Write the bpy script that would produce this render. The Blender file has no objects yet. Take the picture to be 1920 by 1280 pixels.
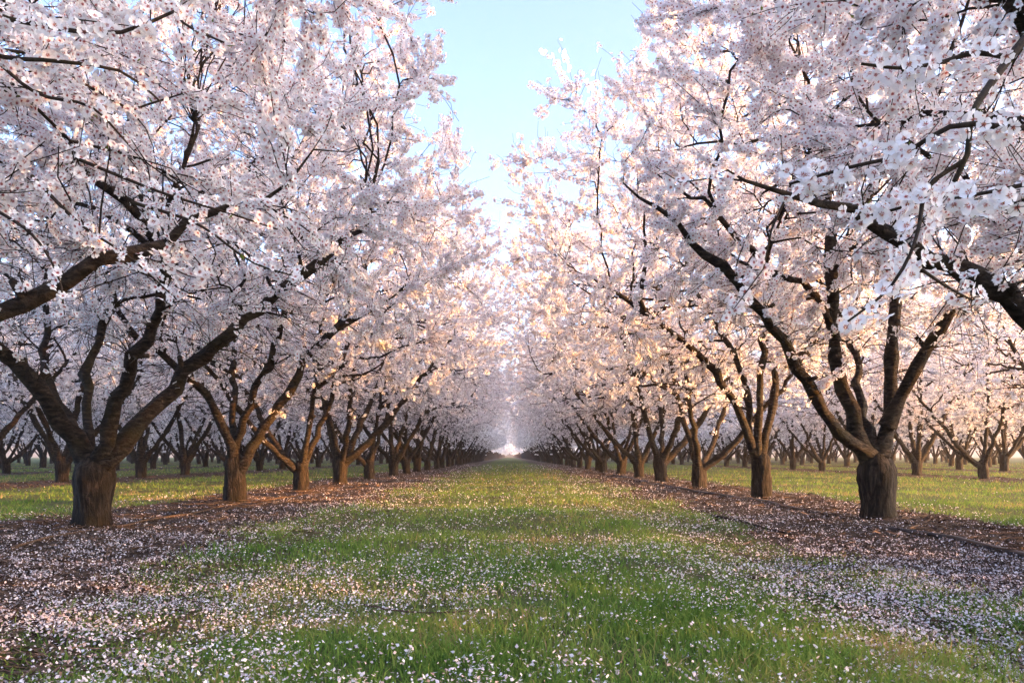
import bpy, math, random
import numpy as np
from mathutils import Vector, Matrix

# ------------------------------------------------------------------ camera, sky, sun, exposure
SC = bpy.context.scene
COL = SC.collection
FPX, CX, HY, CAMH = 1500.0, 955.0, 855.0, 0.62       # photo pixels: focal length, aisle vanishing column, horizon row; lens height (m)

def P(px, py, d):
    """photo pixel at ground distance d (m) along the aisle -> world point"""
    return np.array([(px - CX) / FPX * d, d, CAMH + (HY - py) / FPX * d])

cam = bpy.data.cameras.new('camera')
cam.sensor_width = 36.0
cam.lens = 36.0 * FPX / 1920.0
cam.shift_x = (960 - CX) / 1920.0
cam.shift_y = (HY - 640) / 1920.0
cam.clip_start, cam.clip_end = 0.05, 3000
cam_o = bpy.data.objects.new('camera', cam); COL.objects.link(cam_o)
cam_o.location = (0, 0, CAMH); cam_o.rotation_euler = (math.radians(90), 0, 0)
SC.camera = cam_o

SUN_EL, SUN_AZ = math.radians(6.3), math.radians(98)   # azimuth from the aisle direction (+Y) towards the right (+X)
world = bpy.data.worlds.new('World'); SC.world = world; world.use_nodes = True
wn = world.node_tree; wn.nodes.clear()
sky = wn.nodes.new('ShaderNodeTexSky'); sky.sky_type = 'NISHITA'; sky.sun_disc = False
sky.sun_elevation = SUN_EL; sky.sun_rotation = SUN_AZ
sky.air_density, sky.dust_density, sky.ozone_density = 0.5, 3.4, 0.5
bg = wn.nodes.new('ShaderNodeBackground'); bg.inputs['Strength'].default_value = 0.15
wo = wn.nodes.new('ShaderNodeOutputWorld')
wn.links.new(sky.outputs[0], bg.inputs[0]); wn.links.new(bg.outputs[0], wo.inputs[0])
sun = bpy.data.lights.new('sun', 'SUN'); sun.energy = 3.2; sun.angle = math.radians(0.6); sun.color = (1.0, 0.41, 0.06)
sun_o = bpy.data.objects.new('sun', sun); COL.objects.link(sun_o)
sd = Vector((math.sin(SUN_AZ) * math.cos(SUN_EL), math.cos(SUN_AZ) * math.cos(SUN_EL), math.sin(SUN_EL)))
sun_o.rotation_euler = sd.to_track_quat('Z', 'Y').to_euler()
SC.view_settings.view_transform = 'Standard'; SC.view_settings.look = 'None'
SC.view_settings.gamma = 1.0; SC.view_settings.use_curve_mapping = False
SC.view_settings.exposure = 3.0
SC.view_settings.use_white_balance = True; SC.view_settings.white_balance_temperature = 5850; SC.view_settings.white_balance_tint = 15
SC.render.engine = 'CYCLES'
cy = SC.cycles
cy.max_bounces = 20; cy.diffuse_bounces = 16; cy.glossy_bounces = 2; cy.transmission_bounces = 16; cy.transparent_max_bounces = 4
cy.volume_bounces = 0
cy.use_denoising = True; cy.denoiser = 'OPENIMAGEDENOISE'; cy.denoising_input_passes = 'RGB_ALBEDO_NORMAL'
cy.sample_clamp_indirect = 6.0

# ------------------------------------------------------------------ materials
def new_mat(name):
    m = bpy.data.materials.new(name); m.use_nodes = True
    nt = m.node_tree; nt.nodes.clear()
    return m, nt, nt.nodes.new('ShaderNodeOutputMaterial')
def N(nt, t, **kw):
    n = nt.nodes.new(t)
    for k, v in kw.items(): setattr(n, k, v)
    return n
def ramp(nt, src, stops):
    r = N(nt, 'ShaderNodeValToRGB'); e = r.color_ramp.elements
    while len(e) < len(stops): e.new(0.5)
    for i, (p, c) in enumerate(stops):
        e[i].position = p; e[i].color = (*c, 1) if len(c) == 3 else c
    nt.links.new(src, r.inputs[0]); return r.outputs[0]
def noise(nt, vec, scale, detail=4, rough=0.55, dist=0.0):
    n = N(nt, 'ShaderNodeTexNoise'); n.inputs['Scale'].default_value = scale; n.inputs['Detail'].default_value = detail
    n.inputs['Roughness'].default_value = rough; n.inputs['Distortion'].default_value = dist
    nt.links.new(vec, n.inputs['Vector']); return n.outputs['Fac']
def mapping(nt, vec, scale):
    n = N(nt, 'ShaderNodeMapping'); n.inputs['Scale'].default_value = scale; nt.links.new(vec, n.inputs['Vector']); return n.outputs[0]
def mixc(nt, fac, a, b, mode='MIX'):
    n = N(nt, 'ShaderNodeMix', data_type='RGBA', blend_type=mode)
    if isinstance(fac, (int, float)): n.inputs[0].default_value = fac
    else: nt.links.new(fac, n.inputs[0])
    for s, i in ((a, 6), (b, 7)):
        if isinstance(s, tuple): n.inputs[i].default_value = (*s, 1)
        else: nt.links.new(s, n.inputs[i])
    return n.outputs[2]
def attr(nt, name):
    n = N(nt, 'ShaderNodeAttribute'); n.attribute_name = name; return n.outputs['Fac']
def leafy(name, color_fn, trans=0.4):
    """thin petal or blade: diffuse plus light coming through"""
    m, nt, out = new_mat(name)
    c = color_fn(nt)
    d = N(nt, 'ShaderNodeBsdfDiffuse'); t = N(nt, 'ShaderNodeBsdfTranslucent'); x = N(nt, 'ShaderNodeMixShader')
    x.inputs[0].default_value = trans
    nt.links.new(c, d.inputs[0]); nt.links.new(c, t.inputs[0])
    nt.links.new(d.outputs[0], x.inputs[1]); nt.links.new(t.outputs[0], x.inputs[2]); nt.links.new(x.outputs[0], out.inputs[0])
    return m

def petal_col(nt):
    c = ramp(nt, attr(nt, 'rad'), [(0.0, (0.20, 0.05, 0.03)), (0.20, (0.40, 0.11, 0.11)), (0.35, (0.88, 0.82, 0.84)), (0.50, (0.900, 0.912, 0.935))])
    t = ramp(nt, attr(nt, 'tint'), [(0.0, (0.97, 0.93, 0.95)), (0.25, (1.0, 0.99, 0.99)), (1.0, (1, 1, 1))])
    return mixc(nt, 1.0, c, t, 'MULTIPLY')
M_PETAL = leafy('blossom petal', petal_col, 0.38)
def anther_col(nt): return ramp(nt, attr(nt, 'rad'), [(0, (0.45, 0.25, 0.06)), (0.1, (0.55, 0.16, 0.18))])
M_ANTHER = leafy('anther', anther_col, 0.2)
def leaf_col(nt): return ramp(nt, attr(nt, 'tint'), [(0, (0.10, 0.14, 0.025)), (1, (0.20, 0.27, 0.05))])
M_LEAF = leafy('young leaf', leaf_col, 0.4)
def grass_col(nt):
    c = ramp(nt, attr(nt, 'tint'), [(0, (0.070, 0.145, 0.028)), (0.42, (0.155, 0.265, 0.050)), (0.70, (0.25, 0.31, 0.075)), (0.84, (0.28, 0.245, 0.095)), (1, (0.38, 0.27, 0.16))])
    return c
M_GRASS = leafy('grass blade', grass_col, 0.4)
def fallen_col(nt):
    return ramp(nt, attr(nt, 'tint'), [(0, (0.38, 0.26, 0.22)), (0.12, (0.58, 0.47, 0.48)), (0.4, (0.70, 0.65, 0.69)), (1, (0.80, 0.79, 0.84))])
M_FALLEN = leafy('fallen petal', fallen_col, 0.25)
def chip_col(nt):
    return ramp(nt, attr(nt, 'tint'), [(0, (0.022, 0.015, 0.013)), (0.4, (0.082, 0.060, 0.048)), (0.75, (0.155, 0.115, 0.090)), (0.92, (0.17, 0.115, 0.085)), (1, (0.26, 0.16, 0.09))])
M_CHIP = leafy('wood chip', chip_col, 0.0)

def bark_mat(name, dark, mid, light, moss, vscale=1.0, bump=0.6, stretch=(26, 26, 5)):
    m, nt, out = new_mat(name)
    tc = N(nt, 'ShaderNodeTexCoord').outputs['Object']
    v = mapping(nt, tc, tuple(k * vscale for k in stretch))
    fis = noise(nt, v, 1.6, 6, 0.65, 0.6)
    fine = noise(nt, tc, 90, 3, 0.6)
    big = noise(nt, tc, 3.2, 3)
    c = ramp(nt, fis, [(0.36, dark), (0.50, mid), (0.68, light)])
    c = mixc(nt, ramp(nt, big, [(0.52, (0, 0, 0)), (0.68, (0.75, 0.75, 0.75))]), c, moss)
    b = N(nt, 'ShaderNodeBsdfPrincipled'); b.inputs['Roughness'].default_value = 0.85
    b.inputs['Specular IOR Level'].default_value = 0.2
    nt.links.new(c, b.inputs['Base Color'])
    add = N(nt, 'ShaderNodeMath', operation='MULTIPLY_ADD'); nt.links.new(fine, add.inputs[0]); add.inputs[1].default_value = 0.25; nt.links.new(fis, add.inputs[2])
    bp = N(nt, 'ShaderNodeBump'); bp.inputs['Strength'].default_value = bump; bp.inputs['Distance'].default_value = 0.05
    nt.links.new(add.outputs[0], bp.inputs['Height']); nt.links.new(bp.outputs[0], b.inputs['Normal'])
    nt.links.new(b.outputs[0], out.inputs[0]); return m
M_TRUNK = bark_mat('trunk bark', (0.006, 0.004, 0.003), (0.020, 0.014, 0.009), (0.070, 0.050, 0.034), (0.026, 0.019, 0.008), 0.75, 1.0)
M_LIMB = bark_mat('limb bark', (0.007, 0.005, 0.003), (0.028, 0.020, 0.014), (0.085, 0.063, 0.045), (0.046, 0.035, 0.012), 1.0, 1.0, (9, 9, 24))
M_TWIG = bark_mat('twig bark', (0.012, 0.008, 0.006), (0.028, 0.019, 0.013), (0.050, 0.037, 0.027), (0.034, 0.030, 0.013), 2.0, 0.2)
M_STICK = bark_mat('dry stick', (0.03, 0.018, 0.011), (0.095, 0.060, 0.038), (0.17, 0.11, 0.07), (0.08, 0.05, 0.032), 2.0, 0.4)

def hose_mat():
    m, nt, out = new_mat('black polythene hose')
    tc = N(nt, 'ShaderNodeTexCoord').outputs['Object']
    c = ramp(nt, noise(nt, tc, 7, 4), [(0.4, (0.006, 0.007, 0.010)), (0.75, (0.022, 0.022, 0.026))])
    b = N(nt, 'ShaderNodeBsdfPrincipled'); b.inputs['Roughness'].default_value = 0.45
    nt.links.new(c, b.inputs['Base Color']); nt.links.new(b.outputs[0], out.inputs[0]); return m
M_HOSE = hose_mat()

ROWS = [(-45.5, 3.6), (-38.5, 3.6), (-31.5, 3.6), (-24.5, 3.6), (-17.5, 3.6), (-10.5, 3.6), (-3.6, 3.58), (3.6, 3.66),
        (13.0, 3.8), (20.0, 3.8), (27.0, 3.8), (34.0, 3.8), (41.0, 3.8), (48.0, 3.8)]
ROW_X = np.array([r[0] for r in ROWS])

def ground_mat():
    m, nt, out = new_mat('orchard floor')
    geo = N(nt, 'ShaderNodeNewGeometry').outputs['Position']
    mul = attr(nt, 'mulch')
    n1 = noise(nt, geo, 1.3, 5, 0.6); n2 = noise(nt, geo, 14, 5, 0.65); n3 = noise(nt, geo, 70, 4, 0.7)
    gr = ramp(nt, n2, [(0.30, (0.035, 0.040, 0.016)), (0.5, (0.075, 0.105, 0.028)), (0.7, (0.13, 0.155, 0.045))])
    gr = mixc(nt, ramp(nt, n1, [(0.45, (0, 0, 0)), (0.65, (0.7, 0.7, 0.7))]), gr, (0.085, 0.07, 0.04))
    so = ramp(nt, n3, [(0.28, (0.018, 0.012, 0.010)), (0.5, (0.064, 0.049, 0.040)), (0.72, (0.14, 0.108, 0.088))])
    a = N(nt, 'ShaderNodeMath', operation='MULTIPLY_ADD'); nt.links.new(n2, a.inputs[0]); a.inputs[1].default_value = 1.1; nt.links.new(mul, a.inputs[2])
    c = mixc(nt, ramp(nt, a.outputs[0], [(0.88, (0, 0, 0)), (1.12, (1, 1, 1))]), gr, so)
    b = N(nt, 'ShaderNodeBsdfPrincipled'); b.inputs['Roughness'].default_value = 0.95; b.inputs['Specular IOR Level'].default_value = 0.1
    nt.links.new(c, b.inputs['Base Color'])
    bp = N(nt, 'ShaderNodeBump'); bp.inputs['Strength'].default_value = 0.7; bp.inputs['Distance'].default_value = 0.02
    nt.links.new(n3, bp.inputs['Height']); nt.links.new(bp.outputs[0], b.inputs['Normal'])
    nt.links.new(b.outputs[0], out.inputs[0]); return m
M_GROUND = ground_mat()

# ------------------------------------------------------------------ mesh helpers
def mesh(name, V, faces, mats, attrs=None, midx=None, smooth=False):
    """V (n,3); faces: list of (m,k) index arrays"""
    me = bpy.data.meshes.new(name)
    V = np.asarray(V, np.float32)
    faces = [np.asarray(f, np.int32) for f in faces if len(f)]
    loops = np.concatenate([f.ravel() for f in faces])
    tot = np.concatenate([np.full(len(f), f.shape[1], np.int32) for f in faces])
    start = np.concatenate([[0], np.cumsum(tot)[:-1]]).astype(np.int32)
    me.vertices.add(len(V)); me.vertices.foreach_set('co', V.ravel())
    me.loops.add(len(loops)); me.loops.foreach_set('vertex_index', loops)
    me.polygons.add(len(tot)); me.polygons.foreach_set('loop_start', start); me.polygons.foreach_set('loop_total', tot)
    if midx is not None: me.polygons.foreach_set('material_index', np.asarray(midx, np.int32))
    me.polygons.foreach_set('use_smooth', np.full(len(tot), smooth))
    for k, v in (attrs or {}).items():
        a = me.attributes.new(k, 'FLOAT', 'POINT'); a.data.foreach_set('value', np.asarray(v, np.float32))
    for m in mats: me.materials.append(m)
    me.update(); me.validate()
    return me
def obj(name, me, parent=None, loc=None):
    o = bpy.data.objects.new(name, me); COL.objects.link(o)
    if parent is not None: o.parent = parent
    if loc is not None: o.location = loc
    return o
def tag(o, label=None, cat=None, group=None, kind=None):
    for k, v in (('label', label), ('category', cat), ('group', group), ('kind', kind)):
        if v: o[k] = v
    return o
def nrm(a): return a / np.maximum(np.linalg.norm(a, axis=-1, keepdims=True), 1e-9)

def tubes(C, R, sides, jitter=None, rng=None, cap=True):
    """C (m,n,3) centre lines, R (m,n) radii -> V, [quads]"""
    m, n, _ = C.shape
    T = np.gradient(C, axis=1); T = nrm(T)
    ref = np.where(np.abs(T[:, :1, 2:3]) > 0.8, np.array([1.0, 0.05, 0]), np.array([0.0, 0.05, 1.0]))
    ref = np.broadcast_to(ref, T.shape)
    A = nrm(np.cross(T, ref)); B = np.cross(T, A)
    th = np.arange(sides) / sides * 2 * np.pi
    Rr = R[:, :, None] * np.ones(sides)
    if jitter: Rr = Rr * (1 + jitter * rng.standard_normal(Rr.shape))
    V = C[:, :, None, :] + Rr[..., None] * (np.cos(th)[:, None] * A[:, :, None, :] + np.sin(th)[:, None] * B[:, :, None, :])
    idx = np.arange(m * n * sides).reshape(m, n, sides)
    a = idx[:, :-1, :]; b = np.roll(a, -1, axis=2); d = idx[:, 1:, :]; c = np.roll(d, -1, axis=2)
    return V.reshape(-1, 3), [np.stack([a, b, c, d], -1).reshape(-1, 4)]

def resample(pts, n):
    c = resample0(pts, max(60, n * 3)); L = np.r_[0, np.cumsum(np.linalg.norm(np.diff(c, axis=0), axis=1))]
    u = np.linspace(0, L[-1], n)
    return np.stack([np.interp(u, L, c[:, i]) for i in range(3)], -1)
def resample0(pts, n):
    """smooth Catmull-Rom resample of a polyline"""
    p = np.asarray(pts, float)
    q = np.vstack([2 * p[0] - p[1], p, 2 * p[-1] - p[-2]])
    out = []
    u = np.linspace(0, len(p) - 1 - 1e-6, n)
    for t in u:
        i = int(t); f = t - i
        p0, p1, p2, p3 = q[i], q[i + 1], q[i + 2], q[i + 3]
        out.append(0.5 * (2 * p1 + (p2 - p0) * f + (2 * p0 - 5 * p1 + 4 * p2 - p3) * f * f + (3 * p1 - p0 - 3 * p2 + p3) * f ** 3))
    out = np.array(out)
    return out

# ------------------------------------------------------------------ ground
def gz(x, y):
    x = np.asarray(x, float); y = np.asarray(y, float)
    d = np.min(np.abs(x[..., None] - ROW_X), axis=-1)
    berm = 0.012 * np.exp(-(d / 0.9) ** 2)
    w = 0.010 * np.sin(x * 2.3 + 0.6 * np.sin(y * 0.9)) + 0.010 * np.sin(y * 1.7 + x * 0.8) + 0.006 * np.sin(x * 5.1 - y * 3.3)
    rut = -0.02 * np.exp(-((np.abs(x) - 1.55) / 0.28) ** 2)
    return berm + w + rut
def patch(x, y, s, seed):
    """cheap smooth pattern, about -1..1"""
    r = np.random.default_rng(seed); v = 0
    for i in range(6):
        a, f, p = r.uniform(0, 6.28), s * r.uniform(0.5, 2.2), r.uniform(0, 6.28, 2)
        v = v + np.sin((x * np.cos(a) + y * np.sin(a)) * f + p[0] + 1.3 * np.sin((x * np.sin(a) - y * np.cos(a)) * f * 0.7 + p[1]))
    return v / 3.2
def mulch_of(x, y):
    """0 in the grass lanes, 1 on the bare strips under the trees"""
    d = np.min(np.abs(np.asarray(x, float)[..., None] - ROW_X), axis=-1) + 0.28 * patch(x, y, 1.3, 3) + 0.12 * patch(x, y, 5, 4)
    inner = np.abs(x) < 3.6
    half = np.where(inner, 1.55, 1.15)
    return np.clip((half - d) / 0.35 + 0.5, 0, 1)

gxs = np.unique(np.concatenate([np.arange(-6, 6.01, 0.2), np.linspace(-15, -6, 31), np.linspace(6, 15, 31), np.linspace(-60, -15, 46), np.linspace(15, 60, 46), [-1500, -500, -200, -100, 100, 200, 500, 1500]]))
gys = np.unique(np.concatenate([np.arange(0, 14.01, 0.25), np.linspace(14, 40, 50), np.linspace(40, 130, 40), np.linspace(-12, 0, 12), [-300, -60, 180, 300, 600, 1000, 2000]]))
GX, GY = np.meshgrid(gxs, gys)
Vg = np.stack([GX, GY, gz(GX, GY)], -1).reshape(-1, 3)
ii = np.arange(len(Vg)).reshape(GX.shape)
Fg = np.stack([ii[:-1, :-1], ii[:-1, 1:], ii[1:, 1:], ii[1:, :-1]], -1).reshape(-1, 4)
g = obj('ground', mesh('ground', Vg, [Fg], [M_GROUND], {'mulch': mulch_of(Vg[:, 0], Vg[:, 1])}, smooth=True))
tag(g, 'orchard floor of grass aisle and bare brown strips under the trees', None, None, 'structure')

# ------------------------------------------------------------------ blossom templates
def tpl_kite():
    V = [(0, 0, 0)]; F = []; r = [0.0]
    for i in range(5):
        a = i * 2 * math.pi / 5
        for da, rr, z in ((-0.56, 0.74, 0.20), (0.0, 1.0, 0.30), (0.56, 0.74, 0.20)):
            V.append((rr * math.cos(a + da), rr * math.sin(a + da), z)); r.append(rr)
        k = 1 + 3 * i
        F.append((0, k, k + 1, k + 2))
    return np.array(V), np.array(F), np.array(r)
def tpl_star():
    V = [(0, 0, 0)]; r = [0.0]; F = []
    for i in range(10):
        a = i * math.pi / 5; rr = 1.0 if i % 2 == 0 else 0.80
        V.append((rr * math.cos(a), rr * math.sin(a), 0.25)); r.append(rr)
    F = [(0, 1 + (2 * i - 1) % 10, 1 + 2 * i, 1 + (2 * i + 1) % 10) for i in range(5)]
    return np.array(V), np.array(F), np.array(r)
def tpl_pent():
    V = [(0, 0, 0)] + [(math.cos(i * 1.2566), math.sin(i * 1.2566), 0.25 if i % 2 else 0.1) for i in range(5)]
    F = [(0, 1 + i, 1 + (i + 1) % 5) for i in range(5)]
    return np.array(V), np.array(F), np.array([0.0] + [1.0] * 5)
def tpl_quad():
    V = [(-1, -0.8, 0), (0.9, -1, 0.2), (1, 0.8, 0), (-0.8, 1, 0.25)]
    return np.array(V), np.array([(0, 1, 2, 3)]), np.array([0.8] * 4)
TPL = {'kite': tpl_kite(), 'star': tpl_star(), 'pent': tpl_pent(), 'quad': tpl_quad()}

def fine_blossom(seed):
    """a whole flower seen close: five cupped, notched petals, a red throat, stamens"""
    r = np.random.default_rng(seed); V = []; F = []; R = []
    for i in range(5):
        a = i * 2 * math.pi / 5 + r.uniform(-0.09, 0.09); L = r.uniform(0.9, 1.06); cup = r.uniform(0.18, 0.42); k = len(V)
        rows = [(0.06, [0.0], 0.0), (0.45, [-0.52, 0.0, 0.52], 0.06), (0.80, [-0.60, 0.0, 0.60], 0.16), (0.98, [-0.33, 0.0, 0.33], 0.26)]
        for rr, das, z in rows:
            for da in das:
                q = rr * L * (0.93 if rr > 0.9 and da == 0 else 1.0)
                V.append((q * math.cos(a + da), q * math.sin(a + da), z * (cup / 0.25) + (0.05 if da else 0) + r.uniform(-0.02, 0.02))); R.append(rr)
        F += [(k, k + 1, k + 2), (k, k + 2, k + 3), (k + 1, k + 4, k + 5), (k + 1, k + 5, k + 2), (k + 2, k + 5, k + 6), (k + 2, k + 6, k + 3),
              (k + 4, k + 7, k + 8), (k + 4, k + 8, k + 5), (k + 5, k + 8, k + 9), (k + 5, k + 9, k + 6)]
    for i in range(7):
        a = r.uniform(0, 6.28); q = r.uniform(0.12, 0.3); k = len(V)
        cx_, sx_ = math.cos(a + 1.57), math.sin(a + 1.57)
        V += [(0, 0, 0.02), (q * math.cos(a) + 0.045 * cx_, q * math.sin(a) + 0.045 * sx_, 0.36), (q * math.cos(a) - 0.045 * cx_, q * math.sin(a) - 0.045 * sx_, 0.36)]
        R += [0.1, 0.0, 0.0]; F.append((k, k + 1, k + 2))
    V = np.array(V)
    return mesh('blossom', V, [np.array(F)], [M_PETAL, M_ANTHER], {'rad': np.array(R), 'tint': np.full(len(V), r.uniform(0.0, 0.8))}, [0] * (len(F) - 7) + [1] * 7, smooth=True)
FINE = [fine_blossom(s) for s in range(6)]

def basis(nv, rng):
    ref = nrm(rng.standard_normal(nv.shape)); A = nrm(np.cross(nv, ref)); B = np.cross(nv, A)
    return A, B
def place(tpl, pos, nv, size, rng):
    V, F, r = TPL[tpl]; A, B = basis(nv, rng); n = len(pos)
    W = pos[:, None, :] + size[:, None, None] * (V[None, :, 0:1] * A[:, None] + V[None, :, 1:2] * B[:, None] + V[None, :, 2:3] * nv[:, None])
    # uneven petals
    W += (size[:, None, None] * 0.07) * rng.standard_normal(W.shape)
    FF = F[None] + (np.arange(n) * len(V))[:, None, None]
    return W.reshape(-1, 3), FF.reshape(-1, F.shape[1]), np.tile(r, n), np.repeat(rng.random(n), len(V))

# ------------------------------------------------------------------ tree generator (local coordinates, trunk base at the origin)
def hermite(S, T0, E, T1, n):
    t = np.linspace(0, 1, n)[None, :, None]
    h = (2 * t ** 3 - 3 * t ** 2 + 1, t ** 3 - 2 * t ** 2 + t, -2 * t ** 3 + 3 * t ** 2, t ** 3 - t ** 2)
    return h[0] * S[:, None] + h[1] * T0[:, None] + h[2] * E[:, None] + h[3] * T1[:, None]

class Env:
    """crown outline: superellipsoid, flat-ish underside"""
    def __init__(s, c, r, p=3.2): s.c = np.array(c); s.r = np.array(r); s.p = p
    def q(s, X): return np.sum(np.abs((X - s.c) / s.r) ** s.p, -1) ** (1 / s.p)
    def sample(s, n, lo, hi, rng):
        out = []
        while sum(len(o) for o in out) < n:
            X = s.c + s.r * 1.12 * rng.uniform(-1, 1, (n * 4, 3))
            q = s.q(X) * (1 + 0.10 * np.sin(X[:, 0] * 3.1 + X[:, 2] * 2.0) * np.sin(X[:, 1] * 2.7 - X[:, 2]))
            out.append(X[(q > lo) & (q < hi)])
        return np.concatenate(out)[:n]

def grow(nodes, E, n, r_scale, r_max, r_end, rng, up=0.15, wig=0.06, align=0.35):
    pos, dr, rad = nodes
    S = np.empty_like(E); D = np.empty_like(E); R = np.empty(len(E)); I = np.empty(len(E), int)
    for i in range(0, len(E), 400):
        e = E[i:i + 400]; v = e[:, None] - pos[None]; dist = np.linalg.norm(v, axis=-1)
        cosang = np.einsum('ijk,jk->ij', v, dr) / np.maximum(dist, 1e-6)
        cost = dist * (1.25 - align * cosang) + np.maximum(pos[None, :, 2] - e[:, None, 2], 0) * 0.35
        k = np.argmin(cost, 1)
        S[i:i + 400] = pos[k]; D[i:i + 400] = dr[k]; R[i:i + 400] = rad[k]; I[i:i + 400] = k
    L = np.linalg.norm(E - S, axis=1, keepdims=True)
    V = nrm(E - S)
    T0 = nrm(0.8 * D + 0.9 * V + 0.25 * rng.standard_normal(E.shape)) * L
    T1 = nrm(0.8 * V + np.array([0, 0, up]) + 0.35 * rng.standard_normal(E.shape)) * L
    C = hermite(S, T0, E, T1, n)
    C[:, 1:] += wig * L[:, None] * rng.standard_normal((len(E), n - 1, 3)) * 0.6
    r0 = np.minimum(np.minimum(R * 0.75, r_max), r_scale * L[:, 0] + 0.002)
    t = np.linspace(0, 1, n)[None]
    RR = r0[:, None] * (1 - t) + np.minimum(r0, r_end)[:, None] * t
    return C, RR, I
def nodes_of(C, R, skip=0):
    T = nrm(np.gradient(C, axis=1))
    return C[:, skip:].reshape(-1, 3), T[:, skip:].reshape(-1, 3), R[:, skip:].ravel()
def cat(*ns): return tuple(np.concatenate(a) for a in zip(*ns))

def trunk_mesh(name, h, r_base, r_top, lean, rng, sides=28, rings=16):
    t = np.linspace(0, 1, rings)
    C = np.stack([lean[0] * t, lean[1] * t, -0.12 + (h + 0.12) * t], -1)
    R = r_top + (r_base - r_top) * 0 + (r_base * 0.86 - r_top) * (1 - t) + r_base * 0.50 * np.exp(-t / 0.10)
    R = R + 0.06 * r_top * np.sin(t * 9 + rng.uniform(0, 6)); R[-1] *= 0.45; R[-2] *= 0.72; R[-3] *= 0.90; R[-4] *= 0.97
    V, F = tubes(C[None], R[None], sides)
    th = np.tile(np.arange(sides) / sides * 2 * np.pi, rings); tz = np.repeat(t, sides)
    bump = 0.055 * np.sin(th * 3 + rng.uniform(0, 6) + tz * 1.3) + 0.04 * np.sin(th * 5 + 4 * tz + rng.uniform(0, 6)) + 0.028 * np.sin(th * 11 + 3 * np.sin(tz * 5)) + 0.022 * rng.standard_normal(len(th))
    bump = bump + np.exp(-tz / 0.16) * (0.13 * np.sin(th * 4 + rng.uniform(0, 6)) + 0.07 * np.sin(th * 7 + rng.uniform(0, 6)))
    cen = np.repeat(C, sides, axis=0)
    V = cen + (V - cen) * (1 + bump)[:, None]
    return V, F + [np.arange((rings - 1) * sides, rings * sides)[None, ::-1]]

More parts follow.
